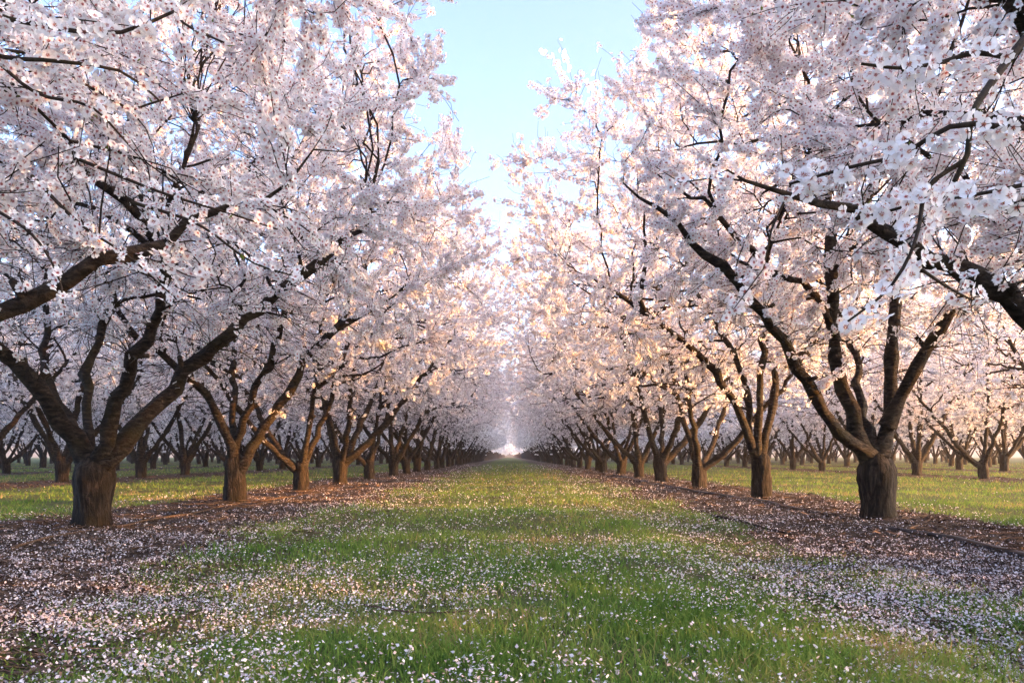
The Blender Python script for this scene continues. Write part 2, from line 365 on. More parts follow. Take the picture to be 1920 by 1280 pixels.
def make_tree(seed, limbs, trunk, env, n2, n3, n4, nb, tpl, bsize, cam_local=None, bare_low=1.55, sprays=(), facing=None, limb_sides=12, sub_sides=4, twig_sides=3, nleaf=0, spur=5.5, nshoot=110, nbare=650, nspur=150):
    """returns dict of meshes. limbs: list of (points, r0, r1)"""
    rng = np.random.default_rng(seed); out = {}
    h, rb, rt, lean = trunk
    V, F = trunk_mesh('trunk', h, rb, rt, lean, rng); out['trunk'] = (V, F)
    NP = 22
    LC = np.stack([resample(p, NP) for p, _, _ in limbs])
    tt = np.linspace(0, 1, NP)
    LR = np.stack([r1 + (r0 - r1) * (1 - tt) ** 0.85 + 0.45 * r0 * np.exp(-tt / 0.07) for _, r0, r1 in limbs])
    LC[:, 2:] += (0.012 * rng.standard_normal((len(limbs), NP - 2, 3))) * (1 + 1.2 * tt[2:, None])
    LR *= 1 + 0.07 * rng.standard_normal(LR.shape)
    for i in range(len(limbs)):
        for j in rng.choice(np.arange(5, NP - 4), 2, replace=False): LR[i, j] *= 1.22
    LR *= 1 - 0.72 * np.clip((tt - 0.72) / 0.28, 0, 1)
    # level 2: branches off the limbs
    n1 = nodes_of(LC, LR, 6)
    E2 = env.sample(n2, 0.30, 0.86, rng)
    C2, R2, I2 = grow(n1, E2, 9, 0.022, 0.05, 0.009, rng, 0.25, 0.035, 0.5)
    owner = I2 // (NP - 6)
    lm = []
    for i in range(len(limbs)):
        v1, f1 = tubes(LC[i:i + 1], LR[i:i + 1], limb_sides, 0.075, rng); sel = owner == i
        for j in rng.choice(np.arange(4, NP - 6), 3, replace=False):           # pruned stubs
            ax = nrm(LC[i, j + 1] - LC[i, j]); sdv = rng.standard_normal(3); sdv = nrm(sdv - ax * sdv.dot(ax) + 0.7 * ax); rr = LR[i, j]
            q0 = LC[i, j] + sdv * rr * 0.4; q1 = LC[i, j] + sdv * (rr * 1.25 + rng.uniform(0.02, 0.10))
            sv_, sf_ = tubes(np.linspace(q0, q1, 3)[None], np.array([[rr * 0.62, rr * 0.42, rr * 0.40]]), 7, 0.06, rng)
            f1 = [np.concatenate([f1[0], sf_[0] + len(v1)])] + [x for x in f1[1:]] + [np.arange(14, 21)[None] + len(v1)]; v1 = np.concatenate([v1, sv_])
        if sel.any():
            v2, f2 = tubes(C2[sel], R2[sel], sub_sides + 1)
            lm.append((np.concatenate([v1, v2]), f1 + [f2[0] + len(v1)]))
        else: lm.append((v1, f1))
    out['limbs'] = lm
    n2n = nodes_of(C2, R2, 2)
    E3 = env.sample(n3, 0.42, 1.0, rng)
    C3, R3, _ = grow(cat(nodes_of(LC, LR, 9), n2n), E3, 7, 0.012, 0.016, 0.004, rng, 0.15, 0.05, 0.4)
    n3n = nodes_of(C3, R3, 1)
    E4 = np.concatenate([env.sample(int(n4 * 0.75), 0.45, 1.04, rng), env.sample(n4 - int(n4 * 0.75), 0.92, 1.12, rng)])
    lp, ld, _ = nodes_of(LC, LR, 5); kk = rng.choice(len(lp), nspur); sv = rng.standard_normal((nspur, 3)) + np.array([0, 0, 0.4])
    sv = nrm(sv - ld[kk] * np.sum(sv * ld[kk], 1, keepdims=True) + 0.5 * ld[kk])
    E4 = np.concatenate([lp[kk] + sv * rng.uniform(0.18, 0.55, (nspur, 1)), E4])
    sh = env.sample(nshoot, 0.88, 1.0, rng); od = nrm((sh - env.c) / env.r)
    E4 = np.concatenate([E4, sh + (0.55 * od + np.array([0, 0, 0.75]) + 0.25 * rng.standard_normal(sh.shape)) * rng.uniform(0.35, 0.85, (nshoot, 1))])
    low = Env((env.c[0], 0, 2.15), (2.3, 1.9, 0.95), 2.5)
    E4 = np.concatenate([E4, low.sample(nbare, 0.1, 1.0, rng)])
    allp = cat(n2n, n3n, nodes_of(LC, LR, 5))[0]; ok = np.ones(len(E4), bool)
    for i in range(0, len(E4), 400):
        ok[i:i + 400] = np.min(np.linalg.norm(E4[i:i + 400, None] - allp[None], axis=-1), 1) < 0.75
    nb0, ns0 = nbare, nshoot
    nbare = int(ok[len(E4) - nb0:].sum()); nshoot = int(ok[len(E4) - nb0 - ns0:len(E4) - nb0].sum()); E4 = E4[ok]
    C4, R4, _ = grow(cat(n2n, n3n, nodes_of(LC, LR, 5)), E4, 4, 0.007, 0.006, 0.0022, rng, 0.2, 0.06, 0.3)
    tv, tf = [], []; base = 0
    for C, R, s in ((C3, R3, sub_sides), (C4, R4, twig_sides)):
        v, f = tubes(C, R, s); tv.append(v); tf.append(f[0] + base); base += len(v)
    sp_c = []
    for pts, r0, r1, dens in sprays:
        c = resample(pts, 14); rr = np.linspace(r0, r1, 14)
        v, f = tubes(c[None], rr[None], 6); tv.append(v); tf.append(f[0] + base); base += len(v); sp_c.append((c, dens))
    out['twigs'] = (np.concatenate(tv), tf)
    # blossoms on spurs along the outer twigs
    def flat(C, lo):
        D = np.gradient(C, axis=1)
        return C[:, lo:-1].reshape(-1, 3), C[:, lo + 1:].reshape(-1, 3), np.repeat(np.clip(rng.lognormal(0, 0.55, len(C)), 0, 2.6), C.shape[1] - 1 - lo)
    A3, B3, w3 = flat(C3, 2); A4, B4, w4 = flat(C4, 0)
    w4 = w4.reshape(len(C4), -1); w4[:100] *= 3.0; w4[len(C4) - nbare - nshoot:len(C4) - nbare] = 2.3; w4[len(C4) - nbare:] *= 0.25; w4 = w4.ravel()
    A = np.concatenate([A3, A4]); B = np.concatenate([B3, B4]); wt = np.concatenate([w3, w4])
    mid = (A + B) / 2; seg = np.linalg.norm(B - A, axis=1)
    q = env.q(mid)
    w = seg * wt * (0.06 + np.clip((q - 0.42) / 0.33, 0, 1)) * (0.15 + 0.85 * np.clip((mid[:, 2] - bare_low) / 0.9, 0, 1))
    if facing is not None: w *= facing(mid)
    ns = int(nb / spur)
    k = rng.choice(len(w), ns, p=w / w.sum())
    spos = A[k] + (B[k] - A[k]) * rng.random((ns, 1)); sdir = nrm(B[k] - A[k])
    cnt = np.maximum(1, rng.poisson(spur, ns)); rep = np.repeat(np.arange(ns), cnt)
    bp, bd = spos[rep], sdir[rep]
    rad = rng.standard_normal(bp.shape); rad -= bd * np.sum(rad * bd, 1, keepdims=True); rad = nrm(rad)
    nv = nrm(rad + 0.35 * rng.standard_normal(bp.shape) + np.array([0, 0, 0.18]))
    bp = bp + rad * rng.uniform(0.012, 0.045, (len(bp), 1)) + bd * rng.normal(0, 0.028, (len(bp), 1))
    size = bsize * rng.uniform(0.78, 1.12, len(bp))
    for c, dens in sp_c:
        L = np.linalg.norm(c[-1] - c[0]); m = int(dens * L)
        u = rng.uniform(1, 12.99, m); u = u + 0.25 * np.sin(u * 4.0); u = np.clip(u, 0, 12.99); i0 = u.astype(int)
        p0 = c[i0] + (c[i0 + 1] - c[i0]) * (u - i0)[:, None]; dd = nrm(c[i0 + 1] - c[i0])
        rd = rng.standard_normal((m, 3)); rd -= dd * np.sum(rd * dd, 1, keepdims=True); rd = nrm(rd)
        bp = np.concatenate([bp, p0 + rd * rng.uniform(0.012, 0.042, (m, 1))])
        nv = np.concatenate([nv, nrm(rd + 0.3 * rng.standard_normal((m, 3)))]); size = np.concatenate([size, 0.0178 * rng.uniform(0.74, 1.12, m)])
    out['fine'] = []
    if cam_local is not None:
        rel = bp - cam_local; d = rel[:, 1]
        px = CX + rel[:, 0] / d * FPX; py = HY - rel[:, 2] / d * FPX
        ok = (d > 0.6) & (px > 5) & (px < 1915) & (py > 5) & (py < 1275)
        sc = np.where(ok, size / np.maximum(d, 0.1), 0)
        top = np.argsort(-sc)[:300]; top = top[sc[top] > 0]
        Af, Bf = basis(nv[top], rng)
        out['fine'] = list(zip(bp[top], Af, Bf, nv[top], size[top] * 0.97))
        near = d < 0.75                                   # nothing touches the lens
        keep = np.ones(len(bp), bool); keep[top] = False; keep[near & (np.abs(rel[:, 0]) < 0.6)] = False
        bp, nv, size = bp[keep], nv[keep], size[keep]
    if cam_local is not None:                              # close flowers with separate petals, the others simpler
        rel = bp - cam_local; d = np.linalg.norm(rel, axis=1)
        cl = (rel[:, 1] > 0.3) & (np.abs(rel[:, 0]) < rel[:, 1] * 0.8) & (rel[:, 2] < rel[:, 1] * 0.72) & (d < 6.8)
        V, F, r, t = place('kite', bp[cl], nv[cl], size[cl], rng); faces = [F]
        V2, F2, r2, t2 = place('pent', bp[~cl], nv[~cl], size[~cl] * 1.05, rng)
        faces.append(F2 + len(V)); V = np.concatenate([V, V2]); r = np.concatenate([r, r2]); t = np.concatenate([t, t2])
    else:
        V, F, r, t = place(tpl, bp, nv, size, rng); faces = [F]
    midx = np.zeros(sum(len(f) for f in faces), int)
    if nleaf:
        kk = rng.choice(len(bp), nleaf); lp = bp[kk] + 0.02 * rng.standard_normal((nleaf, 3)); ln = nrm(rng.standard_normal((nleaf, 3)) + nv[kk])
        A_, B_ = basis(ln, rng); ls = rng.uniform(0.012, 0.026, (nleaf, 1))
        LV = np.stack([lp, lp + A_ * ls * 0.8 + B_ * ls * 0.32, lp + A_ * ls * 1.7 + ln * ls * 0.3, lp + A_ * ls * 0.8 - B_ * ls * 0.32], 1).reshape(-1, 3)
        LF = (np.arange(nleaf) * 4)[:, None] + np.arange(4) + len(V)
        V = np.concatenate([V, LV]); r = np.concatenate([r, np.zeros(len(LV))]); t = np.concatenate([t, np.repeat(rng.random(nleaf), 4)])
        faces.append(LF); midx = np.concatenate([midx, np.ones(nleaf, int)])
    out['crown'] = (V, faces, r, t, midx)
    return out

def link_meshes(T, merge=False):
    """mesh data of one tree; far trees get trunk and limbs in one piece of wood"""
    M = {}
    V, F = T['trunk']
    if merge:
        vs, fs, b = [V], list(F), len(V)
        for v, f in T['limbs']:
            vs.append(v); fs += [x + b for x in f]; b += len(v)
        M['trunk'] = mesh('trunk', np.concatenate(vs), fs, [M_TRUNK], smooth=True); M['limbs'] = []
    else:
        M['trunk'] = mesh('trunk', V, F, [M_TRUNK], smooth=True)
        M['limbs'] = [mesh('limb', v, f, [M_LIMB], smooth=True) for v, f in T['limbs']]
    M['twigs'] = mesh('twigs', T['twigs'][0], T['twigs'][1], [M_TWIG], smooth=True)
    V, faces, r, t, mi = T['crown']
    M['crown'] = mesh('crown', V, faces, [M_PETAL, M_LEAF], {'rad': r, 'tint': t}, mi)
    M['fine'] = T['fine']
    return M
def plant(M, loc, label, group=None, rotz=0.0, scale=(1, 1, 1), tilt=(0, 0)):
    e = bpy.data.objects.new('almond_tree', None); COL.objects.link(e); e.empty_display_size = 0.3
    e.location = loc; e.rotation_euler = (tilt[0], tilt[1], rotz); e.scale = scale
    tag(e, label, 'tree', group)
    obj('trunk', M['trunk'], e)
    for l in M['limbs']: obj('limb', l, e)
    tw = obj('twigs', M['twigs'], e); tw['kind'] = 'stuff'
    cr = obj('crown', M['crown'], e); cr['kind'] = 'stuff'
    for i, (p, A, B, n, s) in enumerate(M['fine']):
        b = obj('blossom', FINE[i % len(FINE)], e)
        b.matrix_basis = Matrix(((A[0] * s, B[0] * s, n[0] * s, p[0]), (A[1] * s, B[1] * s, n[1] * s, p[1]), (A[2] * s, B[2] * s, n[2] * s, p[2]), (0, 0, 0, 1)))
    return e

def px_limb(base, pts, extra, r0, r1):
    """limb traced in the photo: pts (px, py, dist); extra: further local offsets that carry it on into the crown"""
    w = [P(*p) - base for p in pts]
    for e in extra: w.append(w[-1] + np.array(e))
    return (w, r0, r1)
def auto_limbs(rng, h, n, spread=1.0):
    L = []; a0 = rng.uniform(0, 6.28)
    for i in range(n):
        a = a0 + i * 2 * math.pi / n + rng.uniform(-0.3, 0.3)
        tilt = rng.uniform(0.55, 0.95) * spread if i else 0.3
        d = np.array([math.cos(a) * math.sin(tilt), math.sin(a) * math.sin(tilt) * 0.75, math.cos(tilt)])
        side = np.array([-d[1], d[0], 0]) * rng.uniform(-0.16, 0.16)
        p = [np.array([0, 0, h * 0.58])]
        p.append(p[0] + d * 0.45); p.append(p[1] + (d + side * 0.4) * 0.7 + np.array([0, 0, 0.10]))
        p.append(p[2] + (d + side) * 0.8 + np.array([0, 0, 0.25])); p.append(p[3] + (d - side) * 0.8 + np.array([0, 0, 0.3])); p.append(p[4] + d * 0.7 + np.array([0, 0, 0.2]))
        L.append((p, rng.uniform(0.056, 0.080), 0.016))
    return L

ENV = lambda cx=0.0, cz=3.95, rx=3.0, ry=2.45, rz=2.15, p=3.0: Env((cx, 0, cz), (rx, ry, rz), p)

def row_y(side, k): return (6.90 + 3.58 * (k - 1)) if side < 0 else (7.77 + 3.66 * (k - 1))
def base_of(side, k):
    x, y = side * 3.6, row_y(side, k)
    return np.array([x, y, float(gz(x, y)) - 0.01])

def cam_local(b): return np.array([0, 0, CAMH]) - b
def face_aisle(side, b=None):
    """more flower on the aisle side than on the outer side, which the orchard behind covers"""
    def f(m):
        w = 0.40 + 0.60 * np.clip((-side * m[:, 0] + 1.2) / 1.6, 0, 1)
        if b is not None:
            r = m + b - np.array([0, 0, CAMH]); y = np.maximum(r[:, 1], 0.05)
            w = w * np.where((r[:, 1] > 0) & (r[:, 2] / y < 0.66) & (np.abs(r[:, 0]) / y < 0.78), 1.0, 0.35)
        return w
    return f

# ---- nearest trees, limbs traced from the photograph
bL1 = base_of(-1, 1); d = bL1[1]
limbs = [px_limb(bL1, [(172, 885, d), (150, 838, d), (95, 762, d - .2), (45, 695, d - .3), (-5, 655, d - .4)], [(-.4, -.3, .5), (-.4, -.2, .7), (-.2, -.2, .8)], 0.076, .03),
         px_limb(bL1, [(172, 880, d), (167, 835, d + .1), (165, 760, d + .3), (166, 690, d + .5)], [(.1, .3, .7), (.1, .3, .9), (-.1, .2, .8)], 0.047, .022),
         px_limb(bL1, [(178, 880, d), (198, 828, d - .1), (226, 742, d - .3), (262, 660, d - .5), (300, 570, d - .7)], [(.2, -.3, .6), (.3, -.2, .6)], 0.059, .026),
         px_limb(bL1, [(180, 890, d), (218, 846, d), (280, 772, d + .1), (345, 702, d + .2), (420, 628, d + .2)], [(.4, .1, .35), (.5, .1, .4), (.5, 0, .5)], 0.071, .03),
         px_limb(bL1, [(168, 880, d), (130, 800, d + .3), (85, 690, d + .8)], [(-.3, .5, .7), (-.2, .4, .8)], 0.048, .022)]
TL1 = make_tree(11, limbs, (0.62, .165, .165, (0.02, 0)), ENV(.1, rx=2.75, p=2.5), 60, 420, 2400, 43000, 'kite', 0.0238, cam_local(bL1), facing=face_aisle(-1, bL1), nleaf=700)
bR1 = base_of(1, 1); d = bR1[1]
limbs = [px_limb(bR1, [(1645, 860, d), (1598, 832, d - .1), (1556, 790, d - .3), (1514, 722, d - .5), (1480, 662, d - .7), (1448, 612, d - .9)], [(-.35, -.2, .3), (-.5, -.2, .4), (-.5, 0, .4)], 0.056, .028),
         px_limb(bR1, [(1635, 870, d), (1612, 825, d), (1594, 760, d), (1572, 690, d), (1565, 600, d), (1558, 500, d - .1)], [(0, 0, .5), (-.1, .1, .7), (-.1, .1, .7)], 0.071, .025),
         px_limb(bR1, [(1650, 860, d), (1662, 812, d + .1), (1671, 740, d + .2), (1676, 640, d + .3), (1680, 550, d + .4)], [(.1, .2, .5), (.1, .2, .7), (.1, .2, .7)], 0.068, .025),
         px_limb(bR1, [(1662, 800, d + .05), (1690, 742, d), (1742, 640, d - .1), (1800, 550, d - .2)], [(.35, -.1, .5), (.4, -.1, .6), (.3, -.1, .6)], 0.058, .028),
         px_limb(bR1, [(1568, 640, d), (1530, 552, d - .2), (1455, 512, d - .4), (1405, 470, d - .6)], [(-.4, -.2, .3), (-.5, -.1, .3)], 0.035, .018),
         px_limb(bR1, [(1640, 850, d), (1610, 740, d + .5), (1600, 650, d + 1.0)], [(-.1, .5, .8), (-.1, .4, .8)], 0.042, .02)]
TR1 = make_tree(12, limbs, (0.66, .185, .165, (-0.05, 0)), ENV(.1, rx=2.45, p=2.4), 60, 420, 2400, 43000, 'kite', 0.0238, cam_local(bR1), facing=face_aisle(1, bR1), nleaf=700)
bL2 = base_of(-1, 2); d = bL2[1]
limbs = [px_limb(bL2, [(440, 880, d), (430, 830, d - .1), (402, 762, d - .3), (370, 725, d - .6), (335, 690, d - .8)], [(-.5, -.3, .5), (-.4, -.2, .7)], 0.059, .026),
         px_limb(bL2, [(440, 870, d), (438, 825, d + .1), (440, 740, d + .3), (436, 680, d + .5)], [(0, .3, .8), (0, .3, .8)], 0.050, .024),
         px_limb(bL2, [(444, 870, d), (448, 815, d), (480, 722, d - .1), (500, 690, d - .1)], [(.3, -.2, .8), (.2, -.1, .9)], 0.054, .024),
         px_limb(bL2, [(446, 885, d), (468, 850, d), (502, 790, d + .1), (552, 720, d + .2), (582, 662, d + .2), (622, 622, d + .2)], [(.5, .1, .3), (.6, 0, .4)], 0.066, .028)]
TL2 = make_tree(13, limbs, (0.68, .155, .14, (0, 0)), ENV(.1, rx=3.0, p=2.4, rz=1.95, cz=3.7), 55, 380, 2300, 37000, 'pent', 0.0272, facing=face_aisle(-1), nleaf=400)
bR2 = base_of(1, 2); d = bR2[1]
limbs = [px_limb(bR2, [(1420, 860, d), (1400, 815, d - .1), (1370, 742, d - .3), (1332, 690, d - .4), (1290, 650, d - .5), (1235, 605, d - .6)], [(-.5, -.1, .3), (-.6, 0, .4)], 0.059, .026),
         px_limb(bR2, [(1420, 860, d), (1408, 800, d + .1), (1396, 720, d + .2), (1372, 652, d + .3), (1345, 612, d + .4)], [(-.3, .2, .7), (-.2, .1, .8)], 0.050, .022),
         px_limb(bR2, [(1420, 860, d), (1422, 805, d - .1), (1427, 720, d - .2), (1432, 650, d - .3)], [(0, -.2, .8), (0, -.1, .8)], 0.054, .024),
         px_limb(bR2, [(1424, 860, d), (1440, 800, d), (1452, 740, d + .1), (1462, 690, d + .1), (1520, 650, d + .1)], [(.5, 0, .5), (.5, 0, .6)], 0.062, .028)]
TR2 = make_tree(14, limbs, (0.68, .15, .135, (0, 0)), ENV(-.3, rx=3.2, p=2.6), 55, 380, 2300, 37000, 'pent', 0.0272, facing=face_aisle(1), nleaf=400)
# trees whose trunks stand just outside the frame
bL0 = base_of(-1, 0); d = bL0[1]
limbs = [px_limb(bL0, [(-660, 860, d), (-430, 780, d), (-200, 690, d), (0, 600, d), (130, 522, d), (200, 485, d + .05), (330, 440, d + .15)], [(.35, .1, .22), (.35, .1, .25)], 0.054, .007)]
limbs += auto_limbs(np.random.default_rng(5), .6, 4)
sprays = [([P(-160, -120, 2.3), P(-40, 10, 2.15), P(90, 50, 2.1), P(220, 62, 2.1), P(330, 20, 2.15)], .010, .004, 170),
          ([P(-160, 20, 2.3), P(-20, 100, 2.2), P(110, 115, 2.15), P(230, 135, 2.2), P(300, 190, 2.3)], .009, .003, 130),
          ([P(-60, 60, 2.5), P(60, 170, 2.5), P(170, 200, 2.5), P(240, 270, 2.55)], .008, .003, 90),
          ([P(240, -160, 2.7), P(300, -40, 2.6), P(340, 40, 2.6), P(420, 80, 2.6)], .009, .003, 110)]
sprays += [([P(60, 330, 3.1), P(150, 420, 3.0), P(240, 480, 2.95), P(330, 560, 2.95)], .008, .003, 100),
           ([P(-30, 380, 3.0), P(60, 440, 2.9), P(110, 520, 2.85), P(120, 590, 2.85)], .007, .003, 90),
           ([P(250, 380, 3.2), P(370, 420, 3.1), P(470, 490, 3.1), P(560, 520, 3.1)], .008, .003, 110),
           ([P(150, 300, 3.2), P(300, 360, 3.1), P(430, 400, 3.1), P(520, 430, 3.2)], .008, .003, 110)]
sprays = [([p - bL0 for p in a], b, c, e) for a, b, c, e in sprays]
TL0 = make_tree(15, limbs, (0.62, .17, .16, (0, 0)), ENV(0, rx=2.75, p=2.6), 55, 420, 2300, 38000, 'kite', 0.0238, cam_local(bL0), facing=face_aisle(-1, bL0), sprays=sprays, nleaf=700)
bR0 = base_of(1, 0); d = bR0[1]
limbs = [px_limb(bR0, [(2250, 880, d), (2090, 720, d - .1), (1920, 588, d - .3), (1760, 487, d - .5), (1625, 420, d - .7), (1545, 372, d - .9), (1400, 345, d - 1.0)], [(-.1, -.05, .05)], 0.071, .012),
         px_limb(bR0, [(2255, 880, d), (2200, 600, d - .3), (2080, 300, d - .7), (1960, 60, d - 1.0), (1880, -20, d - 1.2)], [(-.3, -.1, .4), (-.3, -.1, .5)], 0.066, .03)]
limbs += auto_limbs(np.random.default_rng(6), .6, 4)
D = 1.75
sprays = [([P(2010, -30, D + .3), P(1920, 75, D + .2), P(1850, 168, D + .1), P(1822, 220, D), P(1812, 300, D), P(1790, 340, D)], .013, .006, 12),
          ([P(1900, 110, D), P(1830, 100, D), P(1760, 118, D), P(1690, 128, D), P(1615, 120, D)], .006, .003, 190),
          ([P(1990, 235, D - .1), P(1900, 240, D - .1), P(1790, 235, D - .1), P(1690, 290, D), P(1600, 312, D), P(1480, 345, D + .1)], .007, .003, 190),
          ([P(2040, 300, D - .25), P(1960, 335, D - .25), P(1880, 355, D - .25), P(1790, 372, D - .2)], .006, .003, 190),
          ([P(1810, 300, D), P(1740, 350, D), P(1722, 430, D - .05), P(1700, 490, D - .1), P(1660, 548, D - .1), P(1590, 602, D - .1)], .006, .0025, 140),
          ([P(1720, 500, D), P(1780, 540, D + .1), P(1842, 572, D + .2)], .004, .002, 60),
          ([P(1720, 380, D), P(1650, 400, D), P(1590, 410, D + .1)], .004, .002, 170)]
sprays = [([p - bR0 for p in a], b, c, e) for a, b, c, e in sprays]
TR0 = make_tree(16, limbs, (0.62, .18, .165, (0, 0)), ENV(.15, rx=2.5, p=2.6), 55, 420, 2300, 38000, 'kite', 0.0238, cam_local(bR0), facing=face_aisle(1, bR0), sprays=sprays, nleaf=700)

ORD = ['first', 'second', 'third', 'fourth', 'fifth', 'sixth', 'seventh', 'eighth', 'ninth', 'tenth', 'eleventh', 'twelfth']
G_MAIN = 'almond trees lining the grass aisle'
plant(link_meshes(TL1), bL1, 'big almond tree at far left, nearest full trunk, four limbs spreading from a low fork', G_MAIN)
plant(link_meshes(TR1), bR1, 'big almond tree at right, nearest full trunk, fluted and dark beside the hose', G_MAIN)
plant(link_meshes(TL2), bL2, 'second almond tree left of the aisle, orange light on its fork', G_MAIN)
plant(link_meshes(TR2), bR2, 'second almond tree right of the aisle, upright trunk lit orange', G_MAIN)
plant(link_meshes(TL0), bL0, 'almond tree cut off by left edge, mossy limb and large blossoms overhead', G_MAIN)
plant(link_meshes(TR0), bR0, 'almond tree cut off by right edge, thick bare limb and close hanging blossom sprays', G_MAIN)

# ---- rest of the orchard: a few tree shapes, each tree its own object
MID = []
for s in range(3):
    rg = np.random.default_rng(50 + s); h = [.62, .7, .58, .66][s]
    MID.append(link_meshes(make_tree(60 + s, auto_limbs(rg, h, [4, 5, 4, 3][s]), (h, [.16, .175, .15, .165][s], .145, (rg.uniform(-.06, .06), rg.uniform(-.05, .05))), ENV(rx=3.5, cz=3.75, p=2.7),
                                     50, 330, 1700, 31000, 'pent', 0.0285, limb_sides=10, sub_sides=4)))
FAR = []
for s in range(3):
    rg = np.random.default_rng(80 + s); h = [.64, .6, .7][s]
    FAR.append(link_meshes(make_tree(90 + s, auto_limbs(rg, h, 4), (h, .165, .145, (rg.uniform(-.06, .06), 0)), ENV(rx=3.45, cz=3.75), 36, 160, 700, 15000, 'quad', 0.034,
                                     limb_sides=7, sub_sides=3), merge=True))
rp = random.Random(7)
def vary(protos):
    M = rp.choice(protos); f = rp.choice((-1, 1)); s = rp.uniform(0.95, 1.05)
    return dict(M=M, rotz=rp.choice((0, math.pi)) + rp.uniform(-0.22, 0.22), scale=(s * f, s * rp.uniform(.95, 1.05), s * rp.uniform(.90, 1.08)), tilt=(rp.gauss(0, .045), rp.gauss(0, .045)))
for side, nm in ((-1, 'left'), (1, 'right')):
    for k in range(3, 32):
        b = base_of(side, k) + np.array([rp.uniform(-.12, .12), rp.uniform(-.12, .12), 0])
        v = vary(MID if k < 12 else FAR)
        if k <= 9: lab = '%s almond trunk from the camera in the row %s of the grass aisle' % (ORD[k - 1], nm); grp = G_MAIN
        else: lab = 'distant almond tree among the crowded trunks at the far end of the %s row' % nm; grp = 'far trees of the row %s of the aisle' % nm
        plant(v['M'], b, lab, grp, v['rotz'], v['scale'], v['tilt'])
ROWN = {1: 'second', 2: 'third', 3: 'fourth', 4: 'fifth', 5: 'sixth', 6: 'seventh'}
Y0 = {-10.5: 19.0 - 3.6, 13.0: 21.8 - 3.8}
for x, sp in ROWS:
    if abs(x) < 5: continue
    nm = 'left' if x < 0 else 'right'
    depth = [r for r, _ in ROWS if r * x > 0 and abs(r) < abs(x)]; n = len(depth)
    y = Y0.get(x, 1.5 * abs(x) - 3 + rp.uniform(0, 2)); i = 0
    while y < 108:
        b = np.array([x + rp.uniform(-.15, .15), y + rp.uniform(-.15, .15), 0.0]); b[2] = float(gz(b[0], b[1])) - 0.01
        v = vary(MID if y < 34 else FAR)
        if n == 1 and 1 <= i <= 4: lab = '%s almond tree from the %s edge in the next row %s of the aisle' % (ORD[i - 1], nm, nm); grp = 'near trees of the next row to the %s' % nm
        elif n == 1: lab = 'small far almond tree in the row behind the %s aisle row' % nm; grp = 'far trees of the next row to the %s' % nm
        else: lab = 'background almond tree in the %s row out to the %s of the aisle' % (ROWN[n], nm); grp = '%s orchard row to the %s' % (ROWN[n], nm)
        plant(v['M'], b, lab, grp, v['rotz'], v['scale'], v['tilt'])
        y += sp; i += 1
# unseen trees carrying on the right-hand row, added to shade the foreground
SHADE_Y = (-4.8, -1.0, 2.8)
for y in SHADE_Y:
    b = np.array([13.0, y, float(gz(13.0, y))]); v = vary(MID)
    plant(v['M'], b, 'unseen almond tree of the next row, added beyond the right edge for shade', 'added shade trees of the next row outside the frame', v['rotz'], v['scale'], v['tilt'])

for x, y in ((20.0, -3.3), (20.0, 0.5), (20.0, 4.3)):  # more unseen trees one row further out, added for foreground shade
    b = np.array([x, y, float(gz(x, y))]); v = vary(MID)
    plant(v['M'], b, 'unseen almond tree of the third row, added beyond the right edge for shade', 'added shade trees of the third row outside the frame', v['rotz'], v['scale'], v['tilt'])

# ------------------------------------------------------------------ ground cover
rg = np.random.default_rng(200)
def spread(n, dmin=1.6, dmax=70, power=1.0, wide=0.78):
    """points on the ground, thinning out with distance from where one stands"""
    dy = FPX * CAMH / dmin, FPX * CAMH / dmax
    u = rg.random(n)
    mix = rg.random(n) < 0.55
    y = np.where(mix, FPX * CAMH / (dy[1] + u * (dy[0] - dy[1])), dmin * (dmax / dmin) ** u)
    x = (rg.random(n) * 2 - 1) * (y * wide + 0.3)
    return x, y
def lane_density(x, y):
    m = mulch_of(x, y)
    track = np.exp(-((np.abs(x) - 1.55) / 0.42) ** 2)
    return (1 - m) * np.where(np.abs(x) < 3.6, 1 - 0.62 * track, 1.0)
# grass
x, y = spread(390000)
k = rg.random(len(x)) < lane_density(x, y) * np.clip(0.70 + 0.55 * patch(x, y, 2.2, 21) + 0.3 * patch(x, y, 9, 24), 0.10, 1); x, y = x[k], y[k]
n = len(x); far = np.clip((y - 4) / 14, 0, 1)
hgt = (0.022 + 0.046 * rg.random(n) ** 2.0) * (1 + 0.45 * np.clip(patch(x, y, 1.7, 22), -1, 1)) * (1 + 0.5 * far)
wid = (0.0015 + 0.0012 * rg.random(n)) * np.maximum(1, y / 3.0) ** 0.8
a = rg.random(n) * 6.283; lean = rg.normal(0, 0.5, (n, 2)) * hgt[:, None]
z0 = gz(x, y) - 0.004
A = np.stack([np.cos(a) * wid, np.sin(a) * wid, np.zeros(n)], -1); B0 = np.stack([x, y, z0], -1)
M1 = B0 + np.stack([lean[:, 0] * .35, lean[:, 1] * .35, hgt * .6], -1); T1 = B0 + np.stack([lean[:, 0] * 1.1, lean[:, 1] * 1.1, hgt * rg.uniform(.75, 1.0, n)], -1)
tint = np.clip(0.46 + 0.22 * patch(x, y, 1.4, 23) + 0.17 * patch(x, y, 6, 25) + 0.18 * rg.standard_normal(n) + 0.1 * far, 0, 1)
near = y < 5.5
